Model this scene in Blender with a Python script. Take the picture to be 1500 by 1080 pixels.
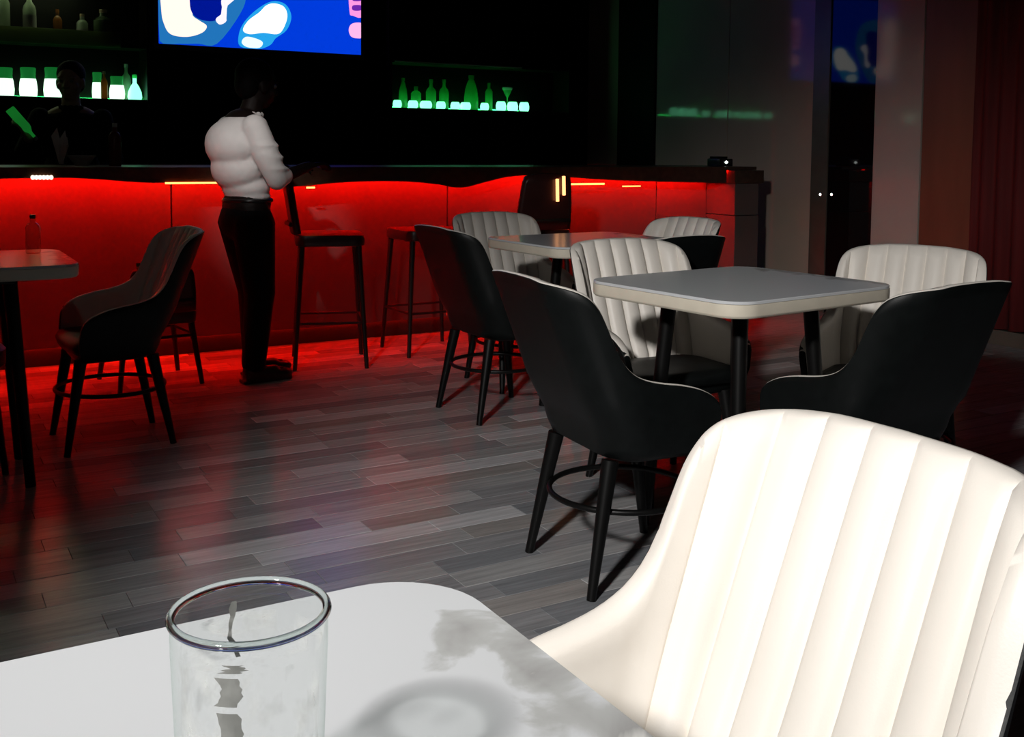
import bpy, bmesh, math, random
from mathutils import Vector, Matrix
random.seed(7)
for o in list(bpy.data.objects): bpy.data.objects.remove(o)
SC = bpy.context.scene
COL = SC.collection

# ------------------------------------------------------------------ camera
# world axes follow the room: +X runs along the bar, +Y towards the bar wall
F_PX, PPX, PPY, CAM_H = 1550.0, 750.0, 328.0, 1.15
YAW, PITCH, ROLL = math.radians(30.3), math.radians(4.0), math.radians(0.5)
_f = Vector((math.sin(YAW)*math.cos(PITCH), math.cos(YAW)*math.cos(PITCH), -math.sin(PITCH)))
_r0 = Vector((math.cos(YAW), -math.sin(YAW), 0)); _u0 = _r0.cross(_f)
CR = _r0*math.cos(ROLL)+_u0*math.sin(ROLL); CU = -_r0*math.sin(ROLL)+_u0*math.cos(ROLL)
cam_d = bpy.data.cameras.new('camera'); cam = bpy.data.objects.new('camera', cam_d); COL.objects.link(cam)
cam_d.sensor_width = 36; cam_d.lens = F_PX/1500*36; cam_d.shift_y = (PPY-540)/1500; cam_d.clip_start = 0.02
m = Matrix((CR, CU, -_f)).transposed().to_4x4(); m.translation = (0, 0, CAM_H); cam.matrix_world = m
SC.camera = cam
def ray(x, y): return _f+CR*((x-PPX)/F_PX)-CU*((y-PPY)/F_PX)
def at_z(x, y, z): d = ray(x, y); return Vector((0, 0, CAM_H))+d*((z-CAM_H)/d.z)
def at_y(x, y, wy): d = ray(x, y); return Vector((0, 0, CAM_H))+d*(wy/d.y)
def at_x(x, y, wx): d = ray(x, y); return Vector((0, 0, CAM_H))+d*(wx/d.x)
def to_px(p):
    v = Vector(p)-Vector((0, 0, CAM_H)); c = v.dot(_f)
    return (PPX+F_PX*v.dot(CR)/c, PPY-F_PX*v.dot(CU)/c, c)

# ------------------------------------------------------------------ world, lights, exposure
w = bpy.data.worlds.new('world'); SC.world = w; w.use_nodes = True
w.node_tree.nodes['Background'].inputs[0].default_value = (0.5, 0.55, 0.65, 1)
w.node_tree.nodes['Background'].inputs[1].default_value = 0.003
SC.view_settings.view_transform = 'Standard'; SC.view_settings.look = 'None'
SC.view_settings.exposure = 0.0; SC.view_settings.gamma = 1.0; SC.view_settings.use_curve_mapping = False
LAMP_POS = Vector((-1.60, -0.30, 2.50))
LAMP_AIM = Vector((1.35, 1.69, 0.70))
def lamp(name, kind, loc, energy, color, aim=None, **kw):
    d = bpy.data.lights.new(name, kind); d.energy = energy; d.color = color
    for k, v in kw.items(): setattr(d, k, v)
    o = bpy.data.objects.new(name, d); COL.objects.link(o); o.location = loc
    if aim is not None: o.rotation_euler = (Vector(aim)-Vector(loc)).to_track_quat('-Z', 'Y').to_euler()
    return o
spot_main = lamp('track_spot_light', 'SPOT', LAMP_POS+(LAMP_AIM-LAMP_POS).normalized()*0.09, 640, (1.0, 0.97, 0.94),
                 aim=LAMP_AIM, spot_size=math.radians(51), spot_blend=1.0, shadow_soft_size=0.13)

ADDED_SPOT_POS = Vector((-0.30, 1.90, 2.95)); ADDED_SPOT_AIM = Vector((1.47, 5.10, 1.14))  # second spot, added to brighten the waiter's white shirt
spot_added = lamp('track_spot_light', 'SPOT', ADDED_SPOT_POS+(ADDED_SPOT_AIM-ADDED_SPOT_POS).normalized()*0.09, 300, (1.0, 0.93, 0.90),  # added spot, shares the main lamp's name
                   aim=ADDED_SPOT_AIM, spot_size=math.radians(10.5), spot_blend=1.0, shadow_soft_size=0.05)

# ------------------------------------------------------------------ materials
MATS = {}
def mat(name, col, rough=0.5, metal=0.0, spec=0.5, var=0.0, vscale=8.0, bump=0.0, bscale=60.0, emit=None, estr=0.0,
        trans=0.0, ior=1.45, coat=0.0, stretch=(1, 1, 1), translucent=None):
    if name in MATS: return MATS[name]
    M = bpy.data.materials.new(name); M.use_nodes = True; nt = M.node_tree; N = nt.nodes; L = nt.links
    b = N['Principled BSDF']
    b.inputs['Base Color'].default_value = (*col, 1); b.inputs['Roughness'].default_value = rough
    b.inputs['Metallic'].default_value = metal; b.inputs['Specular IOR Level'].default_value = spec
    b.inputs['IOR'].default_value = ior; b.inputs['Transmission Weight'].default_value = trans
    b.inputs['Coat Weight'].default_value = coat; b.inputs['Coat Roughness'].default_value = 0.08
    if emit: b.inputs['Emission Color'].default_value = (*emit, 1); b.inputs['Emission Strength'].default_value = estr
    if var or bump:
        tc = N.new('ShaderNodeTexCoord'); mp = N.new('ShaderNodeMapping'); mp.inputs['Scale'].default_value = stretch
        L.new(tc.outputs['Object'], mp.inputs['Vector'])
    if var:
        n = N.new('ShaderNodeTexNoise'); n.inputs['Scale'].default_value = vscale; n.inputs['Detail'].default_value = 5
        L.new(mp.outputs[0], n.inputs['Vector'])
        r = N.new('ShaderNodeValToRGB'); r.color_ramp.elements[0].position = 0.3; r.color_ramp.elements[1].position = 0.7
        r.color_ramp.elements[0].color = (*[c*(1-var) for c in col], 1)
        r.color_ramp.elements[1].color = (*[min(1, c*(1+var)) for c in col], 1)
        L.new(n.outputs['Fac'], r.inputs[0]); L.new(r.outputs[0], b.inputs['Base Color'])
    if bump:
        n2 = N.new('ShaderNodeTexNoise'); n2.inputs['Scale'].default_value = bscale; n2.inputs['Detail'].default_value = 3
        L.new(mp.outputs[0], n2.inputs['Vector'])
        bp = N.new('ShaderNodeBump'); bp.inputs['Strength'].default_value = bump; bp.inputs['Distance'].default_value = 0.004
        L.new(n2.outputs['Fac'], bp.inputs['Height']); L.new(bp.outputs[0], b.inputs['Normal'])
    if translucent:
        t = N.new('ShaderNodeBsdfTranslucent'); t.inputs[0].default_value = (*translucent, 1)
        mx = N.new('ShaderNodeMixShader'); mx.inputs[0].default_value = 0.6
        L.new(b.outputs[0], mx.inputs[1]); L.new(t.outputs[0], mx.inputs[2])
        L.new(mx.outputs[0], N['Material Output'].inputs[0])
    MATS[name] = M; return M

M_WHITE = mat('white_leatherette', (0.82, 0.775, 0.71), 0.42, var=0.03, vscale=5, bump=0.05, bscale=350)
M_BLACK = mat('black_leatherette', (0.0045, 0.0058, 0.0058), 0.45, spec=0.28, var=0.2, vscale=30, bump=0.06, bscale=300)
M_LEG = mat('black_metal', (0.004, 0.004, 0.004), 0.4, spec=0.3, var=0.1, vscale=30)
M_EDGE = mat('cream_edge', (0.74, 0.68, 0.56), 0.4, var=0.04, vscale=20)
M_DARKWOOD = mat('dark_stained_wood', (0.009, 0.006, 0.004), 0.5, spec=0.2, var=0.35, vscale=10, stretch=(0.3, 4, 4))
M_BACK = mat('black_laminate', (0.003, 0.003, 0.0025), 0.6, spec=0.15, var=0.2, vscale=6)
M_WALLDARK = mat('charcoal_paint', (0.014, 0.013, 0.012), 0.8, var=0.1, vscale=3, bump=0.1, bscale=80)
M_CEIL = mat('black_ceiling_paint', (0.02, 0.02, 0.02), 0.9, var=0.1, vscale=3)
M_COUNTER_TOP = mat('brown_counter_stone', (0.050, 0.026, 0.016), 0.3, var=0.3, vscale=25)
M_PANEL = mat('grey_stone_panel', (0.10, 0.085, 0.08), 0.4, var=0.12, vscale=2.2, bump=0.03, bscale=20)
M_KICK = mat('dark_kickboard', (0.03, 0.02, 0.018), 0.5, var=0.2)
M_LED = mat('red_led', (0.3, 0.01, 0.005), 0.5, emit=(1.0, 0.003, 0.0008), estr=175, var=0.01)
M_LEDLOW = mat('red_led_dim', (0.3, 0.01, 0.005), 0.5, emit=(1.0, 0.012, 0.003), estr=18, var=0.01)
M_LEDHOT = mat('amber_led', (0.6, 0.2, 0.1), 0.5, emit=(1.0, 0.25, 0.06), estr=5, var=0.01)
M_LEDWHITE = mat('white_glint', (0.8, 0.8, 0.8), 0.5, emit=(0.9, 1.0, 0.95), estr=4, var=0.01)
M_POLISH = mat('polished_greige_panel', (0.50, 0.39, 0.32), 0.07, spec=0.4, var=0.08, vscale=1.5)
M_PILASTER = mat('polished_grey_pilaster', (0.55, 0.48, 0.43), 0.08, spec=0.35, var=0.06, vscale=2)
M_TRIMD = mat('dark_bronze_trim', (0.09, 0.085, 0.07), 0.3, spec=0.6, var=0.15)
M_GLASSB = mat('tinted_dark_glass', (0.006, 0.004, 0.005), 0.04, spec=0.5, var=0.05)
M_BROWN = mat('brown_wall_panel', (0.24, 0.085, 0.05), 0.4, var=0.2, vscale=4, stretch=(1, 1, 0.2))
M_REDC = mat('dark_red_curtain', (0.13, 0.010, 0.010), 0.8, var=0.2, vscale=6, stretch=(1, 6, 0.3))
M_BRASS = mat('brushed_brass', (0.75, 0.48, 0.2), 0.25, metal=1.0, var=0.1)
M_CHROME = mat('chrome', (0.5, 0.5, 0.5), 0.12, metal=1.0, var=0.03)
M_STOOL = mat('dark_red_brown_leather', (0.045, 0.012, 0.010), 0.35, var=0.2, bump=0.08, bscale=120)
M_STOOLF = mat('dark_stool_frame', (0.010, 0.006, 0.005), 0.6, var=0.2)
M_SHELFLIP = mat('green_tinted_acrylic_lip', (0.16, 0.20, 0.13), 0.3, var=0.1, translucent=(0.35, 0.42, 0.25))
M_TVFRAME = mat('tv_black_plastic', (0.004, 0.004, 0.005), 0.3, var=0.1)
M_SHIRT = mat('white_cotton', (0.80, 0.78, 0.76), 0.8, var=0.06, vscale=10, bump=0.25, bscale=14)
M_TROUSER = mat('black_trouser_cloth', (0.002, 0.002, 0.002), 0.85, spec=0.2, var=0.2, bump=0.2, bscale=20)
M_SHOE = mat('black_shoe_leather', (0.006, 0.006, 0.006), 0.3, var=0.2)
M_SKIN = mat('dark_brown_skin', (0.009, 0.005, 0.004), 0.6, spec=0.2, var=0.1, vscale=20)
M_SKIN2 = mat('brown_skin', (0.42, 0.27, 0.2), 0.5, var=0.1, vscale=20)
M_HAIR = mat('black_hair', (0.002, 0.002, 0.002), 0.7, spec=0.1, var=0.2, bump=0.5, bscale=90)
M_EYE = mat('eye_white', (0.18, 0.17, 0.16), 0.3, var=0.02)
M_BSHIRT = mat('black_shirt_cloth', (0.006, 0.006, 0.007), 0.85, spec=0.2, var=0.2, bump=0.2, bscale=16)
M_CLOTH = mat('white_bar_cloth', (0.6, 0.62, 0.58), 0.8, var=0.1, bump=0.2, bscale=40)

def glass_mat(name, col=(1, 1, 1), rough=0.0, ior=1.45):
    return mat(name, col, rough, trans=1.0, ior=ior, var=0.005)
def thin_glass(name, tint, edge=(0.75, 0.80, 0.78), pw=3.0, amt=0.75):
    """thin-walled glass: clear when faced, mirror-like and greyer at grazing angles"""
    M = bpy.data.materials.new(name); M.use_nodes = True; nt = M.node_tree; N = nt.nodes; L = nt.links
    lw = N.new('ShaderNodeLayerWeight'); lw.inputs[0].default_value = 0.5
    p1 = N.new('ShaderNodeMath'); p1.operation = 'POWER'; L.new(lw.outputs['Facing'], p1.inputs[0]); p1.inputs[1].default_value = pw
    p2 = N.new('ShaderNodeMath'); p2.operation = 'MULTIPLY_ADD'; L.new(p1.outputs[0], p2.inputs[0]); p2.inputs[1].default_value = amt; p2.inputs[2].default_value = 0.03
    tc = N.new('ShaderNodeMix'); tc.data_type = 'RGBA'; tc.inputs[6].default_value = (*tint, 1); tc.inputs[7].default_value = (*edge, 1); L.new(p1.outputs[0], tc.inputs[0])
    tr = N.new('ShaderNodeBsdfTransparent'); L.new(tc.outputs[2], tr.inputs[0])
    gl = N.new('ShaderNodeBsdfGlossy'); gl.inputs['Roughness'].default_value = 0.04; gl.inputs[0].default_value = (0.9, 0.95, 0.93, 1)
    mx = N.new('ShaderNodeMixShader'); L.new(p2.outputs[0], mx.inputs[0]); L.new(tr.outputs[0], mx.inputs[1]); L.new(gl.outputs[0], mx.inputs[2])
    L.new(mx.outputs[0], N['Material Output'].inputs[0]); return M
M_GLASS = thin_glass('clear_glass', (0.975, 0.985, 0.98), pw=5.0, amt=0.6)
M_RIMGLASS = mat('rim_glass', (0.75, 0.82, 0.80), 0.03, trans=1.0, ior=1.45, var=0.01)

# plank shades
def plank_mat(i, v, tint):
    M = bpy.data.materials.new('grey_oak_plank_%d' % i); M.use_nodes = True; nt = M.node_tree; N = nt.nodes; L = nt.links
    b = N['Principled BSDF']
    tc = N.new('ShaderNodeTexCoord'); gm = N.new('ShaderNodeNewGeometry')
    mp = N.new('ShaderNodeMapping'); mp.inputs['Scale'].default_value = (1.6, 26, 1)
    L.new(gm.outputs['Position'], mp.inputs['Vector'])
    n = N.new('ShaderNodeTexNoise'); n.inputs['Scale'].default_value = 2.2; n.inputs['Detail'].default_value = 7; n.inputs['Roughness'].default_value = 0.65
    L.new(mp.outputs[0], n.inputs['Vector'])
    r = N.new('ShaderNodeValToRGB'); r.color_ramp.elements[0].position = 0.32; r.color_ramp.elements[1].position = 0.72
    r.color_ramp.elements[0].color = (v*0.78*tint[0], v*0.78*tint[1], v*0.79*tint[2], 1)
    r.color_ramp.elements[1].color = (v*1.32*tint[0], v*1.32*tint[1], v*1.33*tint[2], 1)
    L.new(n.outputs['Fac'], r.inputs[0]); L.new(r.outputs[0], b.inputs['Base Color'])
    b.inputs['Roughness'].default_value = 0.22; b.inputs['Specular IOR Level'].default_value = 0.5
    bp = N.new('ShaderNodeBump'); bp.inputs['Strength'].default_value = 0.12; bp.inputs['Distance'].default_value = 0.002
    L.new(n.outputs['Fac'], bp.inputs['Height']); L.new(bp.outputs[0], b.inputs['Normal'])
    return M
PLANKS = [plank_mat(i, v, t) for i, (v, t) in enumerate([(0.25, (0.96, 1, 1.06)), (0.31, (1, 1, 1.03)), (0.38, (1, 1, 1.0)),
                                                          (0.45, (1.0, 1, 1.0)), (0.58, (1, 1, 1.02)), (0.32, (1.06, 1, 0.96))])]

def marble_mat():
    M = bpy.data.materials.new('white_marble_top'); M.use_nodes = True; nt = M.node_tree; N = nt.nodes; L = nt.links
    b = N['Principled BSDF']; b.inputs['Roughness'].default_value = 0.22
    tc = N.new('ShaderNodeTexCoord'); sp = N.new('ShaderNodeSeparateXYZ'); L.new(tc.outputs['Object'], sp.inputs[0])
    n = N.new('ShaderNodeTexNoise'); n.inputs['Scale'].default_value = 10; n.inputs['Detail'].default_value = 6; n.inputs['Distortion'].default_value = 0.7
    L.new(tc.outputs['Object'], n.inputs['Vector'])
    # diagonal vein band near the +X edge of every top: distance from x = 0.30 + 0.1*y
    a = N.new('ShaderNodeMath'); a.operation = 'MULTIPLY_ADD'; L.new(sp.outputs['Y'], a.inputs[0]); a.inputs[1].default_value = 0.06
    L.new(sp.outputs['X'], a.inputs[2])
    d = N.new('ShaderNodeMath'); d.operation = 'SUBTRACT'; L.new(a.outputs[0], d.inputs[0]); d.inputs[1].default_value = 0.335
    ab = N.new('ShaderNodeMath'); ab.operation = 'ABSOLUTE'; L.new(d.outputs[0], ab.inputs[0])
    mr = N.new('ShaderNodeMapRange'); mr.inputs['From Min'].default_value = 0.0; mr.inputs['From Max'].default_value = 0.085
    mr.inputs['To Min'].default_value = 0.34; mr.inputs['To Max'].default_value = -0.12; L.new(ab.outputs[0], mr.inputs[0])
    s = N.new('ShaderNodeMath'); s.operation = 'ADD'; L.new(n.outputs['Fac'], s.inputs[0]); L.new(mr.outputs[0], s.inputs[1])
    r = N.new('ShaderNodeValToRGB'); e = r.color_ramp.elements
    e[0].position = 0.63; e[0].color = (0.64, 0.66, 0.68, 1); e[1].position = 0.70; e[1].color = (0.47, 0.48, 0.475, 1)
    x = e.new(0.86); x.color = (0.36, 0.36, 0.355, 1); x = e.new(0.92); x.color = (0.66, 0.66, 0.64, 1)
    my = N.new('ShaderNodeMapRange'); my.inputs['From Min'].default_value = 0.16; my.inputs['From Max'].default_value = 0.27
    my.inputs['To Min'].default_value = 0.0; my.inputs['To Max'].default_value = -0.35; L.new(sp.outputs['Y'], my.inputs[0])
    s2 = N.new('ShaderNodeMath'); s2.operation = 'ADD'; L.new(s.outputs[0], s2.inputs[0]); L.new(my.outputs[0], s2.inputs[1])
    L.new(s2.outputs[0], r.inputs[0]); L.new(r.outputs[0], b.inputs['Base Color'])
    return M
M_MARBLE = marble_mat()

# ------------------------------------------------------------------ mesh helpers
def link(name, me, parent=None, mats=(), loc=None):
    o = bpy.data.objects.new(name, me); COL.objects.link(o)
    if mats:
        me.materials.clear()
        for mm in mats: me.materials.append(mm)
    if parent: o.parent = parent
    if loc is not None: o.location = loc
    return o
def smooth(me, ang=40):
    for p in me.polygons: p.use_smooth = True
    me.set_sharp_from_angle(angle=math.radians(ang))
class MB:
    def __init__(s): s.v = []; s.f = []; s.mi = []
    def add(s, vs, fs, mi=0):
        k = len(s.v); s.v += [tuple(v) for v in vs]; s.f += [tuple(i+k for i in f) for f in fs]; s.mi += [mi]*len(fs); return s
    def box(s, x0, x1, y0, y1, z0, z1, mi=0):
        vs = [(x, y, z) for z in (z0, z1) for y in (y0, y1) for x in (x0, x1)]
        return s.add(vs, [(0, 2, 3, 1), (4, 5, 7, 6), (0, 1, 5, 4), (2, 6, 7, 3), (0, 4, 6, 2), (1, 3, 7, 5)], mi)
    def tube(s, pts, rad, n=12, closed=False, cap=True):
        pts = [Vector(p) for p in pts]; m_ = len(pts)
        if not hasattr(rad, '__len__'): rad = [rad]*m_
        vs = []; up = None
        for i, p in enumerate(pts):
            if closed: t = pts[(i+1) % m_]-pts[i-1]
            else: t = pts[min(i+1, m_-1)]-pts[max(i-1, 0)]
            t.normalize()
            if up is None: up = Vector((0, 0, 1)) if abs(t.z) < 0.9 else Vector((1, 0, 0))
            a = t.cross(up).normalized(); b_ = a.cross(t).normalized(); up = b_
            for k in range(n):
                an = 2*math.pi*k/n; vs.append(p+(a*math.cos(an)+b_*math.sin(an))*rad[i])
        fs = []
        for i in range(m_ if closed else m_-1):
            j = (i+1) % m_
            for k in range(n):
                l = (k+1) % n; fs.append((i*n+k, i*n+l, j*n+l, j*n+k))
        if cap and not closed: fs.append(tuple(range(n))[::-1]); fs.append(tuple((m_-1)*n+k for k in range(n)))
        return s.add(vs, fs)
    def lathe(s, prof, n=24, c=(0, 0, 0), mi=0):
        vs = []; fs = []; m_ = len(prof)
        for (r, z) in prof:
            for k in range(n):
                a = 2*math.pi*k/n; vs.append((c[0]+r*math.cos(a), c[1]+r*math.sin(a), c[2]+z))
        for i in range(m_-1):
            for k in range(n):
                l = (k+1) % n; fs.append((i*n+k, i*n+l, (i+1)*n+l, (i+1)*n+k))
        if prof[0][0] > 1e-6: fs.append(tuple(range(n))[::-1])
        if prof[-1][0] > 1e-6: fs.append(tuple((m_-1)*n+k for k in range(n)))
        return s.add(vs, fs, mi)
    def grid(s, P, closed_u=False):
        nu = len(P); nv = len(P[0]); vs = [p for row in P for p in row]; fs = []
        for i in range(nu if closed_u else nu-1):
            j = (i+1) % nu
            for k in range(nv-1): fs.append((i*nv+k, j*nv+k, j*nv+k+1, i*nv+k+1))
        return s.add(vs, fs)
    def prism(s, poly, z0, z1, mi=0):
        n = len(poly); vs = [(x, y, z0) for x, y in poly]+[(x, y, z1) for x, y in poly]
        fs = [tuple(range(n))[::-1], tuple(range(n, 2*n))]+[(i, (i+1) % n, n+(i+1) % n, n+i) for i in range(n)]
        return s.add(vs, fs, mi)
    def mesh(s, name, bevel=0.0, seg=2, sm=True, ang=40, merge=False):
        me = bpy.data.meshes.new(name); me.from_pydata(s.v, [], s.f)
        bm = bmesh.new(); bm.from_mesh(me)
        if merge: bmesh.ops.remove_doubles(bm, verts=bm.verts, dist=1e-5)
        for i, f in enumerate(bm.faces):
            if i < len(s.mi): f.material_index = s.mi[i]
        bmesh.ops.recalc_face_normals(bm, faces=bm.faces)
        if bevel:
            es = [e for e in bm.edges if len(e.link_faces) == 2 and e.calc_face_angle(0) > 0.6]
            bmesh.ops.bevel(bm, geom=es, offset=bevel, segments=seg, profile=0.6, affect='EDGES', clamp_overlap=True)
        bm.to_mesh(me); bm.free()
        if sm: smooth(me, ang)
        return me
    def build(s, name, m_, parent=None, bevel=0.0, loc=None, seg=2, sm=True, ang=40, merge=False):
        return link(name, s.mesh(name, bevel, seg, sm, ang, merge), parent, m_ if isinstance(m_, (list, tuple)) else (m_,), loc)
def B(x0, x1, y0, y1, z0, z1): return MB().box(x0, x1, y0, y1, z0, z1)
def tag(o, label, cat, group=None):
    o['label'] = label; o['category'] = cat
    if group: o['group'] = group
    return o
def struct(o): o['kind'] = 'structure'; return o
def thing(name, label, cat, loc=(0, 0, 0), rz=0.0, group=None):
    o = bpy.data.objects.new(name, None); COL.objects.link(o); o.location = loc; o.rotation_euler = (0, 0, rz)
    o.empty_display_size = 0.1
    return tag(o, label, cat, group)
def dup(root, loc, rz, label):
    r = root.copy(); COL.objects.link(r); r.location = loc; r.rotation_euler = (0, 0, rz); r['label'] = label
    for ch in list(root.children):
        c = ch.copy(); COL.objects.link(c); c.parent = r
        for g in list(ch.children):
            d = g.copy(); COL.objects.link(d); d.parent = c
    return r
def rrect(hx, hy, r, n=10):
    out = []
    for cx, cy, a0 in ((hx-r, hy-r, 0), (-hx+r, hy-r, 90), (-hx+r, -hy+r, 180), (hx-r, -hy+r, 270)):
        for k in range(n+1):
            a = math.radians(a0+90*k/n); out.append((cx+r*math.cos(a), cy+r*math.sin(a)))
    return out
def interp(tab, x):
    if x <= tab[0][0]: return tab[0][1]
    for i in range(len(tab)-1):
        (x0, y0), (x1, y1) = tab[i], tab[i+1]
        if x <= x1:
            t = (x-x0)/(x1-x0)
            pm = tab[i-1] if i > 0 else None; pn = tab[i+2] if i+2 < len(tab) else None
            m0 = (y1-pm[1])/(x1-pm[0]) if pm else (y1-y0)/(x1-x0)
            m1 = (pn[1]-y0)/(pn[0]-x0) if pn else (y1-y0)/(x1-x0)
            h = x1-x0
            return ((2*t**3-3*t*t+1)*y0+(t**3-2*t*t+t)*h*m0+(-2*t**3+3*t*t)*y1+(t**3-t*t)*h*m1)
    return tab[-1][1]

# ------------------------------------------------------------------ room shell
X0, X1, Y0, Y1, ZC = -2.6, 5.76, -2.4, 8.45, 3.2
floor = struct(B(X0, X1, Y0, Y1, -0.12, -0.012).build('floor', mat('dark_subfloor', (0.03, 0.03, 0.032), 0.6, var=0.1)))
# planks: strips 0.1 m wide running along the bar direction
PW = 0.10; LENS = (0.30, 0.42, 0.55, 0.70); GAP = 0.0016
plank_mesh = {}
for li, ln in enumerate(LENS):
    for mi in range(len(PLANKS)):
        me = B(0, ln-GAP, 0, PW-GAP, -0.012, 0.0).mesh('plank', bevel=0.0008, seg=1, sm=False)
        me.materials.append(PLANKS[mi]); plank_mesh[(li, mi)] = me
cells = []; ends = []
y = Y0; row = 0
while y < 5.95:
    x = X0+random.uniform(-0.5, 0.0)
    while x < X1:
        li = random.choice((0, 1, 1, 2, 2, 3)); ln = LENS[li]
        if x < X0 or x+ln > X1-0.004:
            a0, a1 = max(x, X0), min(x+ln, X1-0.004)
            if a1-a0 > 0.02: ends.append((a0, y, a1, random.choice((0, 1, 2, 2, 3, 5))))
            x += ln; continue
        mi = random.choice((0, 0, 1, 1, 1, 2, 2, 2, 3, 3, 4, 5, 5))
        cells.append((x, y, li, mi, random.uniform(-0.0006, 0.0006))); x += ln
    y += PW; row += 1
def score(c):
    px, py, dep = to_px((c[0]+LENS[c[2]]/2, c[1]+PW/2, 0))
    if dep < 0.5 or px < -60 or px > 1560 or py > 1000: return -1
    hidden = (px > 960 and py > 650) or (px < 560 and py > 965)
    return (0.2 if hidden else 1.0)/dep
cells.sort(key=score, reverse=True)
for c in cells[:300]:
    o = bpy.data.objects.new('plank', plank_mesh[(c[2], c[3])]); COL.objects.link(o); o.parent = floor; o.location = (c[0], c[1], c[4])
mb = MB()
for c in cells[300:]:
    mb.box(c[0], c[0]+LENS[c[2]]-GAP, c[1], c[1]+PW-GAP, -0.012, c[4], c[3])
for a0, y_, a1, mi in ends: mb.box(a0, a1-GAP, y_, y_+PW-GAP, -0.012, 0.0, mi)
o = mb.build('plank_field', PLANKS, floor, sm=False); o['kind'] = 'stuff'

struct(B(X0, X1, Y0, Y1, ZC, ZC+0.1).build('ceiling', M_CEIL))
struct(B(X0-0.1, X1+0.1, Y1, Y1+0.1, -0.12, ZC).build('wall_north', M_WALLDARK))
struct(B(X0-0.1, X0, Y0, Y1, -0.12, ZC).build('wall_west', M_WALLDARK))
struct(B(X0-0.1, X1+0.1, Y0-0.1, Y0, -0.12, ZC).build('wall_south', M_WALLDARK))
we = struct(B(X1+0.02, X1+0.14, Y0, Y1, -0.12, ZC).build('wall_east', M_WALLDARK))
def wp(name, y0, y1, m_, proud=0.0, z0=0.0, z1=ZC):
    return B(X1-proud, X1+0.02, y0+0.003, y1-0.003, z0, z1).build(name, m_, we, bevel=0.003, sm=False)
wp('polished_panel', 7.93, 8.44, M_POLISH)
wp('corner_column', 7.385, 7.93, M_BACK, 0.02)
wp('polished_panel', 6.46, 7.385, M_POLISH); wp('polished_panel', 5.55, 6.46, M_POLISH)
wp('bronze_trim', 5.39, 5.55, M_TRIMD, 0.012)
wp('pilaster', 4.605, 4.99, M_PILASTER, 0.008)
wp('brown_panel', 4.20, 4.605, M_BROWN)
wp('skirting', Y0+0.01, 4.2, M_TRIMD, 0.03, 0, 0.09)
win = struct(B(X1-0.002, X1+0.02, 4.99, 5.39, 0.0, ZC).build('window_1', M_GLASSB, sm=False))
# pleated dark red curtain on the rest of the east wall
rows = []
yy = 4.19
while yy > Y0+0.02:
    xx = X1-0.035-0.022*math.sin(yy*2*math.pi/0.11)-0.008*math.sin(yy*9.7)
    rows.append([(xx, yy, 0.1), (xx-0.005, yy, 1.0), (xx, yy, 2.2), (xx, yy, ZC-0.02)]); yy -= 0.0135
cu = MB().grid(rows).build('curtain', M_REDC, sm=True, ang=80)
tag(cu, 'dark red pleated curtain hanging along the side wall beyond brown panel', 'curtain')
cm = cu.modifiers.new('thick', 'SOLIDIFY'); cm.thickness = 0.003

# ------------------------------------------------------------------ back bar wall
YS = 8.15
def unit(label, x0, x1, group):
    t = thing('shelf_unit', label, 'shelf', ((x0+x1)/2, 8.3, 0), group=group); ox, oy = (x0+x1)/2, 8.3
    def bb(n, a0, a1, b0, b1, c0, c1, m_): return B(a0-ox, a1-ox, b0-oy, b1-oy, c0, c1).build(n, m_, t, bevel=0.002, sm=False)
    bb('back_panel', x0+0.03, x1-0.03, 8.40, 8.44, 0.95, 2.9, M_BACK)
    bb('side_panel', x0, x0+0.03, YS-0.02, 8.44, 0.95, 2.9, M_DARKWOOD); bb('side_panel', x1-0.03, x1, YS-0.02, 8.44, 0.95, 2.9, M_DARKWOOD)
    bb('shelf_board', x0+0.03, x1-0.03, YS, 8.40, 1.468, 1.495, M_DARKWOOD)
    bb('shelf_board', x0+0.03, x1-0.03, YS, 8.40, 1.868, 1.89, M_DARKWOOD)
    bb('shelf_board', x0+0.03, x1-0.03, YS, 8.40, 2.28, 2.30, M_DARKWOOD)
    bb('top_board', x0, x1, YS-0.02, 8.44, 2.9, 2.93, M_DARKWOOD)
    return t, bb
u1, bb1 = unit('dark wooden wall shelf holding white glowing jars beside the television', -1.35, 1.66, 'bar shelf units')
u2, bb2 = unit('dark wooden wall shelf of green lit bottles beside the glossy side wall', 3.56, 5.37, 'bar shelf units')
bb1('shelf_lip', -1.32, 1.45, YS-0.012, YS, 1.865, 1.975, M_SHELFLIP)
bb2('shelf_edge_strip', 3.62, 4.85, YS-0.008, YS, 1.872, 1.884, mat('steel_strip', (0.35, 0.4, 0.36), 0.35, metal=0.8, var=0.1))
M_GLED = mat('green_led', (0.05, 0.3, 0.1), 0.5, emit=(0.03, 1.0, 0.16), estr=9, var=0.01)
bb1('light_strip', -1.32, 1.63, 8.382, 8.398, 1.498, 1.506, M_GLED)
bb1('added_shelf_light', -1.3, 1.2, 8.20, 8.22, 2.27, 2.279, mat('added_shelf_glow', (0.5, 0.6, 0.4), 0.5, emit=(0.75, 0.9, 0.5), estr=14.0, var=0.01))  # strip added out of view to brighten the upper shelf bottles
bb2('light_strip', 3.62, 4.95, 8.372, 8.398, 1.497, 1.512, M_GLED)
bc = thing('back_counter', 'black cabinet counter under the television and bottle shelves', 'counter', (2, 8.1, 0))
B(-3.3, 3.35, -0.22, 0.34, 0.06, 0.9).build('body', M_BACK, bc, bevel=0.004); B(-3.32, 3.37, -0.25, 0.34, 0.9, 0.94).build('worktop', M_DARKWOOD, bc, bevel=0.004)
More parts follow.
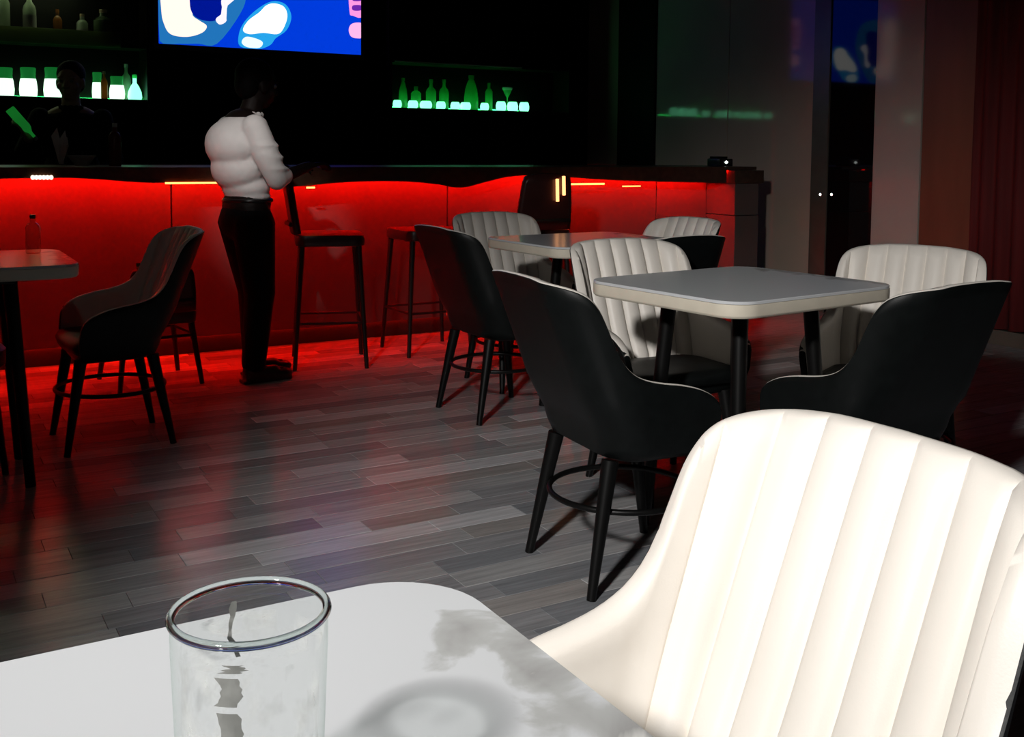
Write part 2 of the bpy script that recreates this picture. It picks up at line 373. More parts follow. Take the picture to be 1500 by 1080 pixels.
for k in range(8): 
    d_ = B(-3.28+k*0.83, -3.28+k*0.83+0.81, -0.24, -0.22, 0.1, 0.86).build('door', M_BACK, bc, bevel=0.003)
    MB().tube([(-3.28+k*0.83+0.74, -0.255, 0.55), (-3.28+k*0.83+0.74, -0.255, 0.72)], 0.006, 8).build('handle', M_CHROME, d_)
wpn = B(1.665, 3.555, 8.36, 8.445, 0.95, 2.95).build('tv_wall_panel', M_BACK, sm=False); struct(wpn); wpn.name = 'trim_1'

# television
tv = thing('television', 'wide wall-mounted television showing bright blue picture above bar', 'television', (2.54, 8.25, 1.85))
def tvb(n, x0, x1, y0, y1, z0, z1, m_): return B(x0-2.54, x1-2.54, y0-8.25, y1-8.25, z0-1.85, z1-1.85).build(n, m_, tv, bevel=0.004)
tvb('housing', 1.70, 3.375, 8.21, 8.27, 1.875, 2.865, M_TVFRAME)
tvb('wall_bracket', 2.3, 2.8, 8.27, 8.36, 2.15, 2.6, M_TVFRAME)
def emis(name, col, s): return mat(name, (0.01, 0.01, 0.01), 0.4, emit=col, estr=s, var=0.01)
scr = tvb('screen', 1.732, 3.343, 8.203, 8.21, 1.918, 2.832, emis('screen_blue', (0.0, 0.045, 0.72), 1.0))
def tvpoly(name, pts, col, s, lift):
    vs = []
    n = len(pts); dense = []
    for i in range(n):      # smooth closed outline
        p0, p1, p2, p3 = [pts[(i+k) % n] for k in (-1, 0, 1, 2)]
        for k in range(4):
            t = k/4
            dense.append(tuple(0.5*((2*p1[j])+(-p0[j]+p2[j])*t+(2*p0[j]-5*p1[j]+4*p2[j]-p3[j])*t*t+(-p0[j]+3*p1[j]-3*p2[j]+p3[j])*t**3) for j in (0, 1)))
    for (x_, y_) in dense:
        p = at_y(x_, y_, 8.2); vs.append((min(max(p.x, 1.733), 3.342)-2.54, 8.203-lift-8.25, min(max(p.z, 1.919), 2.83)-1.85))
    me = bpy.data.meshes.new(name); bm = bmesh.new(); f = bm.faces.new([bm.verts.new(v) for v in vs])
    bmesh.ops.triangulate(bm, faces=[f]); bmesh.ops.recalc_face_normals(bm, faces=bm.faces); bm.to_mesh(me); bm.free()
    return link(name, me, scr, (emis('pict_%d' % len(MATS), col, s),))
tvpoly('picture_patch', [(234, -70), (300, -70), (345, -50), (360, -10), (352, 20), (318, 64), (290, 64), (262, 64), (234, 60)], (0.02, 0.22, 0.62), 0.8, 0.0006)
tvpoly('picture_patch', [(233, -70), (262, -80), (282, -30), (278, 4), (282, 22), (292, 30), (303, 38), (296, 48), (274, 54), (250, 50), (240, 34), (236, 10)], (1.0, 0.80, 0.72), 1.25, 0.0012)
tvpoly('picture_patch', [(280, -40), (326, -40), (328, -5), (323, 22), (312, 31), (292, 28), (281, 18), (278, 0)], (0.0, 0.008, 0.30), 1.0, 0.0018)
tvpoly('picture_patch', [(330, -12), (345, -4), (336, 6), (328, 14), (332, 30), (322, 36), (316, 28), (326, 18), (324, 2)], (0.9, 0.86, 0.95), 1.1, 0.0024)
tvpoly('picture_patch', [(352, 68), (350, 50), (358, 32), (376, 14), (398, 2), (418, 6), (427, 24), (420, 44), (404, 56), (396, 66), (378, 72)], (0.02, 0.38, 0.85), 1.0, 0.0012)
tvpoly('picture_patch', [(356, 44), (364, 30), (380, 18), (390, 8), (402, 5), (416, 10), (421, 24), (415, 42), (406, 50), (386, 48), (366, 50)], (1, 1, 0.96), 1.4, 0.0018)
tvpoly('picture_patch', [(354, 62), (360, 54), (374, 56), (385, 62), (380, 70), (362, 69)], (0.75, 0.95, 1.0), 1.2, 0.0018)
tvpoly('picture_glyph', [(512, -30), (533, -30), (533, 22), (517, 23), (512, 16)], (0.95, 0.30, 0.72), 1.1, 0.0012)
for gy in (-20, -6, 8):
    tvpoly('picture_glyph', [(517, gy), (529, gy), (529, gy+7), (517, gy+7)], (0.16, 0.02, 0.42), 1.0, 0.0018)
tvpoly('picture_glyph', [(511, 44), (514, 36), (523, 33), (533, 36), (533, 54), (522, 56), (514, 53)], (0.95, 0.42, 0.72), 1.2, 0.0012)

# ------------------------------------------------------------------ bottles and jars on the shelves
def tint_glass(name, col, tl): return mat(name, col, 0.15, spec=0.6, translucent=tl, var=0.05)
M_GRG = tint_glass('green_lit_glass', (0.10, 0.30, 0.14), (0.25, 0.85, 0.4))
M_CLG = tint_glass('pale_bottle_glass', (0.32, 0.36, 0.30), (0.6, 0.7, 0.55))
M_AMB = tint_glass('amber_bottle_glass', (0.45, 0.20, 0.06), (0.5, 0.25, 0.08))
M_CAP = mat('pale_gold_cap', (0.45, 0.36, 0.22), 0.4, var=0.1)
M_LABEL = mat('paper_label', (0.42, 0.42, 0.38), 0.7, var=0.1)
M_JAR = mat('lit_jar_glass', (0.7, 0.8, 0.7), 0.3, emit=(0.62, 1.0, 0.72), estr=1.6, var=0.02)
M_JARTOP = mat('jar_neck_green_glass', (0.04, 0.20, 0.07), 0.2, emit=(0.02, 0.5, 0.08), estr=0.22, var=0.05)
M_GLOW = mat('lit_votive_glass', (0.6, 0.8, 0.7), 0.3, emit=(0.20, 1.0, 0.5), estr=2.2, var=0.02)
def bottle(loc, h, r, glass, label, group, cap=M_CAP, kind='wine', lab=None, name='bottle'):
    t = thing(name, label, 'bottle', loc, group=group)
    if kind == 'wine': prof = [(0.0, 0), (r*0.9, 0), (r, 0.006), (r, h*0.58), (r*0.85, h*0.66), (r*0.42, h*0.74), (r*0.33, h*0.8), (r*0.33, h*0.93), (0, h*0.93)]
    elif kind == 'cone': prof = [(0.0, 0), (r*0.95, 0), (r, 0.006), (r, h*0.35), (r*0.85, h*0.6), (r*0.5, h*0.82), (r*0.3, h*0.9), (r*0.3, h*0.95), (0, h*0.95)]
    else: prof = [(0.0, 0), (r*0.92, 0), (r, 0.008), (r, h*0.68), (r*0.7, h*0.76), (r*0.4, h*0.8), (r*0.38, h*0.9), (0, h*0.9)]
    MB().lathe(prof, 18).build('body', glass, t)
    MB().lathe([(0, h*0.9), (r*0.40, h*0.9), (r*0.40, h*0.995), (r*0.34, h), (0, h)], 14).build('cap', cap, t)
    if lab: MB().lathe([(r*1.015, h*0.15), (r*1.015, h*0.48)], 18).build('paper_label', lab, t)
    return t
def jar(px, pw, top, bot, label, group):
    p = at_y(px, bot, YS+0.09); s = pw/1550*to_px(p)[2]; h = (at_y(px, top, YS+0.09).z-1.495); r = s/2
    t = thing('glowing_jar', label, 'jar', (p.x, YS+0.10, 1.4955), group=group)
    MB().lathe([(0, 0), (r*0.86, 0), (r*0.95, h*0.06), (r, h*0.25), (r*0.92, h*0.50), (r*0.84, h*0.62), (0, h*0.62)], 20).build('body', M_JAR, t)
    MB().lathe([(r*0.84, h*0.621), (r*0.80, h*0.75), (r*0.86, h*0.97), (r*0.80, h), (0, h*0.985)], 20).build('neck', M_JARTOP, t)
jar(8, 25, 99, 137, 'white glowing round jar farthest along shelf from the television', 'glowing jars')
jar(42, 25, 99, 138, 'white glowing jar in the middle of three wide jars', 'glowing jars')
jar(78, 26, 99, 139, 'white glowing wide jar just beside the bartender head', 'glowing jars')
jar(143, 15, 106, 141, 'narrow white glowing jar between bartender and amber bottle', 'glowing jars')
jar(172, 22, 112, 142, 'white glowing jar beneath pale capped bottle near television', 'glowing jars')
p = at_y(186, 142, YS+0.17); bottle((p.x, YS+0.19, 1.4955), 0.27, 0.034, M_CLG, 'pale capped bottle rising behind glowing jar near television', 'bottles on jar shelf', M_LABEL)
p = at_y(200, 142, YS+0.1); t = thing('lit_decanter', 'squat green glowing decanter at shelf end nearest television', 'decanter', (p.x-0.012, YS+0.1, 1.4955))
MB().lathe([(0, 0), (0.046, 0), (0.052, 0.02), (0.047, 0.06), (0.03, 0.10), (0.014, 0.125), (0.014, 0.16), (0, 0.16)], 20).build('body', M_GLOW, t)
MB().lathe([(0, 0.16), (0.018, 0.16), (0.016, 0.185), (0, 0.19)], 12).build('stopper', M_GRG, t)
p = at_y(153, 140, YS+0.05); bottle((p.x, YS+0.05, 1.4955), 0.20, 0.024, M_AMB, 'slim amber bottle between the narrow jar and wide jar', 'bottles on jar shelf', M_CAP)
ULAB = [('tall pale bottle with gold top at far end of upper shelf', 6, 0.37, 0.042, M_CLG, None, 'tall'),
        ('tall pale bottle with amber shoulder on upper shelf', 44, 0.37, 0.044, M_CLG, M_LABEL, 'wine'),
        ('short orange brown bottle in middle of upper shelf', 85, 0.15, 0.03, M_AMB, None, 'tall'),
        ('low clear flask with white label on upper shelf', 121, 0.13, 0.04, M_CLG, M_LABEL, 'tall'),
        ('wide dim green flask on upper shelf nearest television', 152, 0.17, 0.07, mat('dim_green_glass', (0.06, 0.09, 0.05), 0.2, var=0.1), None, 'tall')]
for lb, px, h, r, g, lab, kd in ULAB:
    p = at_y(px, 42, YS+0.06); bottle((p.x, YS+0.075, 1.8905), min(h+0.08, 0.365), r, g, lb, 'bottles on upper shelf', M_CAP if g is not M_AMB else M_AMB, kd, lab)
RB = [(594, 114, 13, 'cone', 'tall green bottle at shelf end nearest the television'), (613, 126, 15, 'tall', 'short square-shouldered green bottle next to the end bottle'),
      (635, 116, 15, 'wine', 'green bottle, left neighbour of its equal twin on lit shelf'), (654, 116, 14, 'wine', 'green bottle, twin standing toward the widest bottle'),
      (694, 110, 21, 'cone', 'widest and tallest green bottle in middle of lit shelf'), (720, 121, 11, 'tall', 'dim thin dark green bottle beside the widest bottle')]
for px, top, pw, kd, lb in RB:
    p = at_y(px, 158, YS+0.08); h = at_y(px, top, YS+0.08).z-1.495; r = pw/2/1550*to_px(p)[2]
    bottle((p.x, YS+0.13, 1.4955), h, r, M_GRG, lb, 'bottles on green lit shelf', M_GRG, kd)
p = at_y(747, 160, YS+0.1); t = thing('stemmed_glass', 'stemmed cocktail glass with pale rim standing above the long glow', 'glass', (p.x, YS+0.15, 1.4955))
MB().lathe([(0, 0), (0.04, 0.002), (0.006, 0.012), (0.005, 0.12), (0.03, 0.165), (0.045, 0.205), (0.042, 0.205), (0.0, 0.135)], 18).build('bowl', M_GRG, t)
MB().lathe([(0.043, 0.19), (0.047, 0.206), (0.044, 0.215), (0, 0.212)], 18).build('foam', mat('pale_foam', (0.6, 0.8, 0.65), 0.6, var=0.05), t)
GL = [(583, 13, 'dim'), (606, 15, 'x'), (625, 18, 'x'), (647, 14, 'x'), (668, 14, 'x'), (683, 16, 'x'), (711, 13, 'x'), (735, 15, 'x'), (752, 16, 'x'), (769, 15, 'x')]
for i, (px, pw, _) in enumerate(GL):
    p = at_y(px, 158, YS+0.03); r = pw/2/1550*to_px(p)[2]; h = 0.062 if px < 730 else 0.08
    lb = ('dimmest green votive glass before the shelf end bottle', 'glowing votive glass before the short square-shouldered bottle', 'widest small votive, between short bottle and first twin', 'glowing votive glass between the twin bottles', 'glowing votive glass just past the second twin bottle', 'glowing votive glass touching the widest bottle on twin side', 'glowing votive glass between widest bottle and dim thin bottle', 'glowing votive bowl of the long row, nearest thin dark bottle', 'glowing votive bowl directly beneath the cocktail glass', 'glowing votive bowl ending the row near glossy side wall')[i]
    t = thing('votive_glass', lb, 'candle glass', (p.x, YS+0.045, 1.4955), group='votives at bottle feet' if px < 730 else 'votives under cocktail glass')
    MB().lathe([(0, 0), (r*0.8, 0), (r*0.97, h*0.2), (r, h*0.55), (r*0.86, h*0.9), (r*0.7, h), (0, h*0.98)], 16).build('bowl', M_GLOW, t)
    MB().lathe([(r*0.70, h*1.0), (r*0.78, h*1.03), (r*0.70, h*1.06)], 16).build('rim', M_GRG, t)

# ------------------------------------------------------------------ bar counter
bar = thing('bar_counter', 'long bar counter with grey front panels and red underglow', 'counter', (2, 5.9, 0))
def bb(n, x0, x1, y0, y1, z0, z1, m_, bev=0.003): return B(x0-2, x1-2, y0-5.9, y1-5.9, z0, z1).build(n, m_, bar, bevel=bev, sm=False)
YF = 5.90
bb('core', -1.9, 5.30, YF+0.05, 6.30, 0.0, 1.0, M_KICK)
for x0, x1 in ((-1.9, -0.35), (-0.35, 1.30), (1.30, 2.98), (2.98, 4.62), (4.62, 5.08)):
    bb('front_panel', x0+0.004, x1-0.004, YF, YF+0.03, 0.10, 1.02, M_PANEL)
bb('end_pillar', 5.08, 5.30, 5.60, YF+0.03, 0.0, 0.70, M_PANEL); bb('end_pillar_cap', 5.08, 5.30, 5.605, YF+0.03, 0.705, 0.93, M_PANEL)
bb('worktop', -1.92, 5.33, 5.66, 6.36, 1.022, 1.045, M_COUNTER_TOP)
bb('end_block', 5.06, 5.33, 5.585, 5.90, 0.93, 1.021, M_COUNTER_TOP)
# apron with the uneven lower edge
AP = [(-260, 262), (-120, 266), (0, 262), (60, 261), (110, 261), (160, 264), (200, 267), (235, 268), (280, 266), (330, 267), (400, 273), (440, 273), (480, 269), (530, 266), (590, 266),
      (640, 270), (675, 275), (710, 267), (745, 259), (790, 257), (850, 261), (900, 264), (960, 266), (1045, 268)]
apt = [(at_y(x, y, 5.66).x, at_y(x, y, 5.66).z) for x, y in AP]
ROWS = [[], []]
xs = [-1.92+i*0.035 for i in range(int((5.06+1.92)/0.035)+1)]
vs = []; fs = []
for x in xs:
    z = min(1.032, interp(apt, x))
    for yy, zz in ((5.655, z), (5.655, 1.042), (5.675, 1.042), (5.675, z)): vs.append((x-2, yy-5.9, zz))
for i in range(len(xs)-1):
    for k in range(4):
        l = (k+1) % 4; fs.append((i*4+k, (i+1)*4+k, (i+1)*4+l, i*4+l))
fs += [(0, 1, 2, 3), tuple((len(xs)-1)*4+k for k in (3, 2, 1, 0))]
MB().add(vs, fs).build('apron', M_COUNTER_TOP, bar)
bb('light_strip', -1.9, 5.05, 5.762, 5.778, 1.008, 1.021, M_LED)
bb('light_strip', 5.045, 5.058, 5.68, 5.775, 1.008, 1.021, M_LED)
bb('added_light_shield', -1.9, 5.04, 5.742, 5.747, 0.990, 1.021, M_COUNTER_TOP, 0.0)  # added blocker, keeps the red strip from flooding the floor
bb('floor_light_strip', -1.88, 5.05, YF+0.034, YF+0.048, 0.104, 0.114, M_LEDLOW, 0.001)
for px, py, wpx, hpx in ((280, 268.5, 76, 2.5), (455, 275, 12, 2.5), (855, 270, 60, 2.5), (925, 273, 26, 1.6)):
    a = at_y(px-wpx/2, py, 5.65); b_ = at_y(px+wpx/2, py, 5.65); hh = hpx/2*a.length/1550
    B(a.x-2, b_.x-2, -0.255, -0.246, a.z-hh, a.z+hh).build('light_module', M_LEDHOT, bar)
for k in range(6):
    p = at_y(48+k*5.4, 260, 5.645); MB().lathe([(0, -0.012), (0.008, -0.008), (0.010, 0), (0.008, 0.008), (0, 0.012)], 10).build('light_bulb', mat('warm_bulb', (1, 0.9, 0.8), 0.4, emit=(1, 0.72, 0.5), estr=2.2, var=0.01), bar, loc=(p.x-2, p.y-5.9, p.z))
# things on the bar
p = at_y(1061, 262, 5.75); t = thing('card_terminal', 'small black box with white indicator light on bar end', 'device', (p.x, 5.80, 1.0456))
B(-0.06, 0.06, -0.07, 0.07, 0, 0.055).build('body', M_TVFRAME, t, bevel=0.008); B(-0.045, 0.045, -0.03, 0.06, 0.055, 0.07).build('keypad', M_BACK, t, bevel=0.004)
MB().lathe([(0, -0.011), (0.011, -0.004), (0.012, 0), (0.011, 0.004), (0, 0.011)], 12).build('indicator_light', M_LEDWHITE, t, loc=(-0.005, -0.073, 0.03))
p = at_y(169, 243, 6.0); bottle((p.x, 6.0, 1.0456), 0.23, 0.033, mat('red_syrup_glass', (0.16, 0.05, 0.04), 0.2, translucent=(0.3, 0.08, 0.06), var=0.1), 'tall reddish bottle with pale cap standing on the bar top', None, M_LABEL, 'tall')
p = at_y(91, 243, 6.0); t = thing('napkin_glass', 'clear glass stuffed with folded white napkins on bar top', 'glass', (p.x, 6.02, 1.0456))
MB().lathe([(0, 0), (0.026, 0), (0.034, 0.11), (0.031, 0.11), (0.024, 0.006), (0, 0.006)], 20).build('tumbler', M_GLASS, t)
for a, tx, h in ((0.2, -0.03, 0.20), (2.2, 0.012, 0.185), (4.0, 0.03, 0.15)):
    q = MB().add([(-0.012, 0, 0.01), (0.012, 0.004, 0.01), (0.026+tx, 0.008, h*0.7), (0.012+tx, 0, h), (-0.018+tx, -0.006, h*0.78), (-0.012, 0.006, 0.01), (0.012, 0.010, 0.01), (0.026+tx, 0.014, h*0.7), (0.012+tx, 0.006, h), (-0.018+tx, 0.0, h*0.78)],
                 [(0, 1, 2, 3, 4), (9, 8, 7, 6, 5), (0, 5, 6, 1), (1, 6, 7, 2), (2, 7, 8, 3), (3, 8, 9, 4), (4, 9, 5, 0)]).build('napkin', M_CLOTH, t)
    q.rotation_euler = (0, 0, a*0.15)
p = at_y(120, 243, 6.05); t = thing('snack_bowl', 'small dim bowl between napkin glass and reddish bottle', 'bowl', (p.x, 6.05, 1.0456))
MB().lathe([(0, 0), (0.035, 0), (0.038, 0.008), (0.07, 0.05), (0.072, 0.055), (0.066, 0.052), (0.034, 0.014), (0, 0.012)], 22).build('bowl', M_LABEL, t)
MB().lathe([(0, 0.048), (0.03, 0.046), (0.062, 0.036), (0, 0.02)], 16).build('nuts', M_AMB, t)
# glowing dots imitating reflected spotlights on the trim and glass
for i, px in enumerate((1203, 1218)):
    pp = at_x(px, 285, X1-0.012)
    t = thing('spot_glint', ('tiny white imitated spotlight glint on bronze trim strip', 'tiny white imitated spotlight glint on dark glass pane edge')[i], 'lamp', (X1-0.013 if i == 0 else X1-0.003, pp.y, pp.z))
    q = MB().lathe([(0.014, 0), (0.014, 0.006), (0.010, 0.008)], 14).build('glint_ring', M_CHROME, t); q.rotation_euler = (0, -math.pi/2, 0)
    q = MB().lathe([(0, 0.008), (0.009, 0.0085), (0.008, 0.012), (0, 0.014)], 12).build('lens', M_LEDWHITE, t); q.rotation_euler = (0, -math.pi/2, 0)

# ------------------------------------------------------------------ shell dining chair (faces local +Y)
A_, R_, SIDE = 0.250, 0.110, 0.22
FL = A_-R_; ARC = R_*math.pi/2; SMAX = FL+ARC+SIDE
RIM = [(0, 0.825), (0.09, 0.823), (0.14, 0.818), (0.18, 0.813), (0.21, 0.806), (0.234, 0.795), (0.249, 0.780), (0.258, 0.760), (0.264, 0.735), (0.268, 0.700), (0.272, 0.662), (0.278, 0.630), (0.288, 0.605), (0.303, 0.586), (0.33, 0.571), (0.37, 0.560), (0.42, 0.551), (0.47, 0.537), (SMAX-0.03, 0.520), (SMAX-0.008, 0.500), (SMAX, 0.478)]
YB = -0.180
def plan(s):
    sg = 1 if s >= 0 else -1; s = abs(s)
    if s <= FL: p = (s, YB); n = (0, 1)
    elif s <= FL+ARC:
        a = (s-FL)/R_; p = (FL+R_*math.sin(a), YB+R_*(1-math.cos(a))); n = (-math.sin(a), math.cos(a))
    else: p = (A_, YB+R_+(s-FL-ARC)); n = (-1, 0)
    back = max(0.0, min(1.0, 1-(s-FL)/(ARC+0.08)))
    return sg*p[0], p[1], sg*n[0], n[1], back
def shell(s, z, off):
    x, y, nx, ny, back = plan(s)
    k = 0.84+0.16*min(1.0, max(0.0, (z-0.36)/0.16))**0.6     # tuck in below the seat
    rec = (z-0.42)*0.40 if z > 0.42 else 0.0
    hz = z-0.44
    wide = 1.0+0.02*max(0, hz)
    px, py = (x+nx*off), (y+ny*off)
    return Vector((px*k*wide, py*k-rec*(0.6+0.4*back), z))
def make_chair():
    t = thing('shell_chair', 'x', 'chair', group='shell-back dining chairs')
    NS = 96; NZ = 14; ZB = 0.36
    pos = [i*0.02 for i in range(11)]+[0.20+0.0035*i for i in range(1, 32)]+[0.3085+0.0155*i for i in range(1, 15)]
    pos = [p_ for p_ in pos if p_ < SMAX-0.012]+[SMAX-0.008, SMAX-0.003, SMAX]
    ss = [-p_ for p_ in pos[:0:-1]]+pos; NS = len(ss)-1
    def zrow(s, k, n, top=0.0): h = interp(RIM, abs(s))-top; return ZB+(h-ZB)*k/n
    def loop(s):
        out = [shell(s, zrow(s, k, NZ), -0.009) for k in range(NZ+1)]
        h = interp(RIM, abs(s))
        out += [shell(s, h+0.003, -0.006), shell(s, h+0.003, 0.002)]
        out += [shell(s, zrow(s, k, 6), 0.010) for k in range(6, -1, -1)]
        return out
    P = [loop(s) for s in ss]
    mb = MB().grid(P); n = len(P[0])
    mb.f.append(tuple(range(n))); mb.f.append(tuple(len(ss)*n-n+k for k in range(n))[::-1]); mb.mi += [0, 0]
    for i in range(NS): mb.f.append((i*n, i*n+n-1, (i+1)*n+n-1, (i+1)*n)); mb.mi.append(0)
    mb.build('outer_shell', M_BLACK, t, ang=70)
    ZI = 0.40
    def pad(s0, s1, nseg, th, name, taper=True):
        rows_ = []
        for i in range(nseg+1):
            u = i/nseg; s = s0+(s1-s0)*u
            if not taper:
                lo, hi = min(abs(s0), abs(s1)), max(abs(s0), abs(s1)); uu = (u if abs(s1) > abs(s0) else 1-u)
                a_ = lo+(hi-lo)*uu if uu < 0.0 else interp([(0, lo), (0.25, 0.252), (0.65, 0.295), (1, hi)], uu); s = math.copysign(min(max(a_, lo), hi), s0); u = (abs(s)-abs(s0))/(abs(s1)-abs(s0))
            bul = math.sin(math.pi*u)**0.55 if taper else min(1, 4*u, 4*(1-u))**0.5
            h = interp(RIM, abs(s)); off = 0.011+0.003+th*bul
            r_ = []
            for k in range(13):
                z = ZI+(h-ZI)*k/12
                e = 1.0 if k < 11 else (0.92 if k == 11 else 0.75)
                r_.append(shell(s, z, 0.011+(off-0.011)*e))
            r_.append(shell(s, h+0.0045, 0.010)); r_.append(shell(s, h+0.0058, 0.003)); r_.append(shell(s, h+0.0052, -0.003)); r_.append(shell(s, h+0.003, -0.0058))
            rows_.append(r_)
        return MB().grid(rows_).build(name, M_WHITE, t, ang=80)
    seams = [-0.231, -0.165, -0.099, -0.033, 0.033, 0.099, 0.165, 0.231]
    for a, b_ in zip(seams[:-1], seams[1:]): pad(a, b_, 8, 0.020, 'back_channel')
    pad(-SMAX+0.004, seams[0], 44, 0.020, 'wing_lining', False); pad(seams[-1], SMAX-0.004, 44, 0.020, 'wing_lining', False)
    # seat cushion and pan
    def dshape(k, yf): 
        pts = []
        for i in range(41):
            s = -SMAX+0.02+2*(SMAX-0.02)*i/40; x, y, nx, ny, _ = plan(s); pts.append(((x+nx*0.03)*k, (y+ny*0.03)*k))
        a = pts[-1]; b_ = pts[0]
        for i in range(1, 12):
            th = math.pi*i/12; pts.append((a[0]*math.cos(th), a[1]+yf*math.sin(th)**0.8))
        return pts
    seat = MB(); levels = [(0.91, 0.373, 0.03), (0.96, 0.385, 0.045), (0.975, 0.405, 0.05), (0.94, 0.420, 0.045), (0.80, 0.428, 0.03), (0.4, 0.431, 0.01)]
    P = [[(x, y, z) for x, y in dshape(k, yf)] for k, z, yf in levels]
    nn = len(P[0]); vs = [v for r_ in P for v in r_]; fs = []
    for i in range(len(P)-1):
        for k in range(nn): fs.append((i*nn+k, i*nn+(k+1) % nn, (i+1)*nn+(k+1) % nn, (i+1)*nn+k))
    fs += [tuple(range(nn))[::-1], tuple((len(P)-1)*nn+k for k in range(nn))]
    seat.add(vs, fs).build('seat_cushion', M_BLACK, t, ang=60)
    pan = MB(); P = [[(x, y, z) for x, y in dshape(k, 0.03)] for k, z in ((0.74, 0.340), (0.82, 0.345), (0.86, 0.358), (0.88, 0.372))]
    vs = [v for r_ in P for v in r_]; fs = []
    for i in range(len(P)-1):
        for k in range(nn): fs.append((i*nn+k, i*nn+(k+1) % nn, (i+1)*nn+(k+1) % nn, (i+1)*nn+k))
    fs += [tuple(range(nn))[::-1], tuple((len(P)-1)*nn+k for k in range(nn))]
    pan.add(vs, fs).build('seat_pan', M_BLACK, t, ang=60)
    for sx in (-1, 1):
        for sy in (-1, 1):
            MB().tube([(sx*0.150, sy*0.130-0.01, 0.350), (sx*0.178, sy*0.190-0.015, 0.018), (sx*0.18, sy*0.193-0.015, 0.0)], [0.023, 0.0125, 0.0125], 14).build('leg', M_LEG, t)
    MB().tube([(0.202*math.cos(a*math.pi/24), 0.202*math.sin(a*math.pi/24)-0.012, 0.215) for a in range(48)], 0.008, 10, closed=True).build('foot_ring', M_LEG, t)
    return t
CH = [  # x, y, facing angle (deg, world, 90 = towards the bar), label
    (0.655, 0.810, 180, 'bright white channel-backed chair pulled up beside the table with glass'),
    (1.735, 2.330, -5, 'black-shelled chair with its back outward and foot ring showing, beside white-topped table'),
    (2.260, 2.810, 266, 'white channel-backed chair behind table, between two black-shelled chairs'),
    (2.315, 2.030, 93, 'black-shelled chair with a thin white inner edge, backing onto the bright white chair'),
    (2.790, 2.330, 205, 'white-lined chair at table side against the dark red curtain'),
    (2.285, 4.010, 2, 'black-shelled chair on open floor beside far table near the stools'),
    (2.640, 4.450, 268, 'dim white chair behind far table below the kinked bar edge'),
    (3.045, 3.990, 184, 'small white-topped chair back in front of the bar end pillar'),
    (2.620, 3.480, 92, 'black chair mostly hidden behind white channel-backed chair at the far table'),
    (0.700, 4.330, 181, 'black-shelled chair with white lining beside the standing person in white'),
]
c0 = make_chair()
for i, (x, y, a, lb) in enumerate(CH):
    rz = math.radians(a-90)
    if i == 0: c0.location = (x, y, 0); c0.rotation_euler = (0, 0, rz); c0['label'] = lb
    else: dup(c0, (x, y, 0), rz, lb)

# ------------------------------------------------------------------ tables
def make_table():
    t = thing('cafe_table', 'x', 'table', group='white-topped square tables'); hx, hy, r = 0.36, 0.31, 0.085
    def slab(levels):
        P = [[(x, y, z) for x, y in rrect(hx-i_, hy-i_, max(0.02, r-i_), 10)] for i_, z in levels]; nn = len(P[0])
        vs = [v for r_ in P for v in r_]; fs = []
        for i in range(len(P)-1):
            for k in range(nn): fs.append((i*nn+k, i*nn+(k+1) % nn, (i+1)*nn+(k+1) % nn, (i+1)*nn+k))
        fs += [tuple(range(nn))[::-1], tuple((len(P)-1)*nn+k for k in range(nn))]
        return MB().add(vs, fs)
    slab([(0.001, 0.752), (0.001, 0.7585), (0.0025, 0.760)]).build('tabletop', M_MARBLE, t, ang=30)
    slab([(0.006, 0.714), (0.001, 0.719), (0.0, 0.722), (0.0, 0.751)]).build('table_edge', M_EDGE, t, ang=40)
    B(-0.17, 0.17, -0.17, 0.17, 0.690, 0.714).build('mounting_frame', M_LEG, t, bevel=0.004)
    for sx in (-1, 1):
        for sy in (-1, 1):
            MB().tube([(sx*0.155, sy*0.140, 0.70), (sx*0.200, sy*0.185, 0.012), (sx*0.201, sy*0.186, 0)], [0.024, 0.017, 0.017], 14).build('leg', M_LEG, t)
    return t
TB = [(0.070, 0.555, 0, 'white marble-topped table carrying the empty drinking glass'),
      (2.190, 2.385, 6, 'white-topped table with thick cream edge among four chairs, two black-backed'),
      (2.640, 3.860, 2, 'far white table whose top reflects red bar light'),
      (0.170, 4.030, 0, 'dim white table with a bottle, beside the black-shelled chair and standing person')]
t0 = make_table()
for i, (x, y, a, lb) in enumerate(TB):
    if i == 0: t0.location = (x, y, 0); t0['label'] = lb
    else:
        tt = dup(t0, (x, y, 0), math.radians(a), lb)
        if i == 2:      # legs of the far table stand closer together
            for ch in tt.children:
                if ch.name.startswith('leg'):
                    c = ch.data.vertices[0].co; ch.location = (-math.copysign(0.065, c.x), -math.copysign(0.05, c.y), 0)

# drinking glass
gp = at_z(366, 890, 0.90); gx, gy = gp.x, gp.y
t = thing('drinking_glass', 'empty clear tumbler with smeared residue on the near table', 'glass', (gx, gy, 0.7603)); RG = 0.0425; HG = 0.139; RB_ = 0.0375
out = [(0, 0), (RB_-0.003, 0), (RB_, 0.003)]+[(RB_+(RG-RB_)*k/8, 0.003+(HG-0.006)*k/8) for k in range(1, 9)]
rim_ = [(RG+0.0006, HG-0.0015), (RG+0.0002, HG), (RG-0.0012, HG+0.0006), (RG-0.0026, HG), (RG-0.003, HG-0.0015)]
inn = [(RB_-0.0025+(RG-RB_-0.0004)*k/8, 0.010+(HG-0.0125)*k/8) for k in range(8, -1, -1)]+[(RB_-0.006, 0.008), (0, 0.008)]
MB().lathe(out[:-1]+[(RG-0.0004, HG-0.005)], 64).build('tumbler', M_GLASS, t, ang=60)
MB().tube([((RG-0.001)*math.cos(a*math.pi/36), (RG-0.001)*math.sin(a*math.pi/36), HG-0.0015) for a in range(72)], [0.0025]*72, 12, closed=True).build('rim', M_RIMGLASS, t)
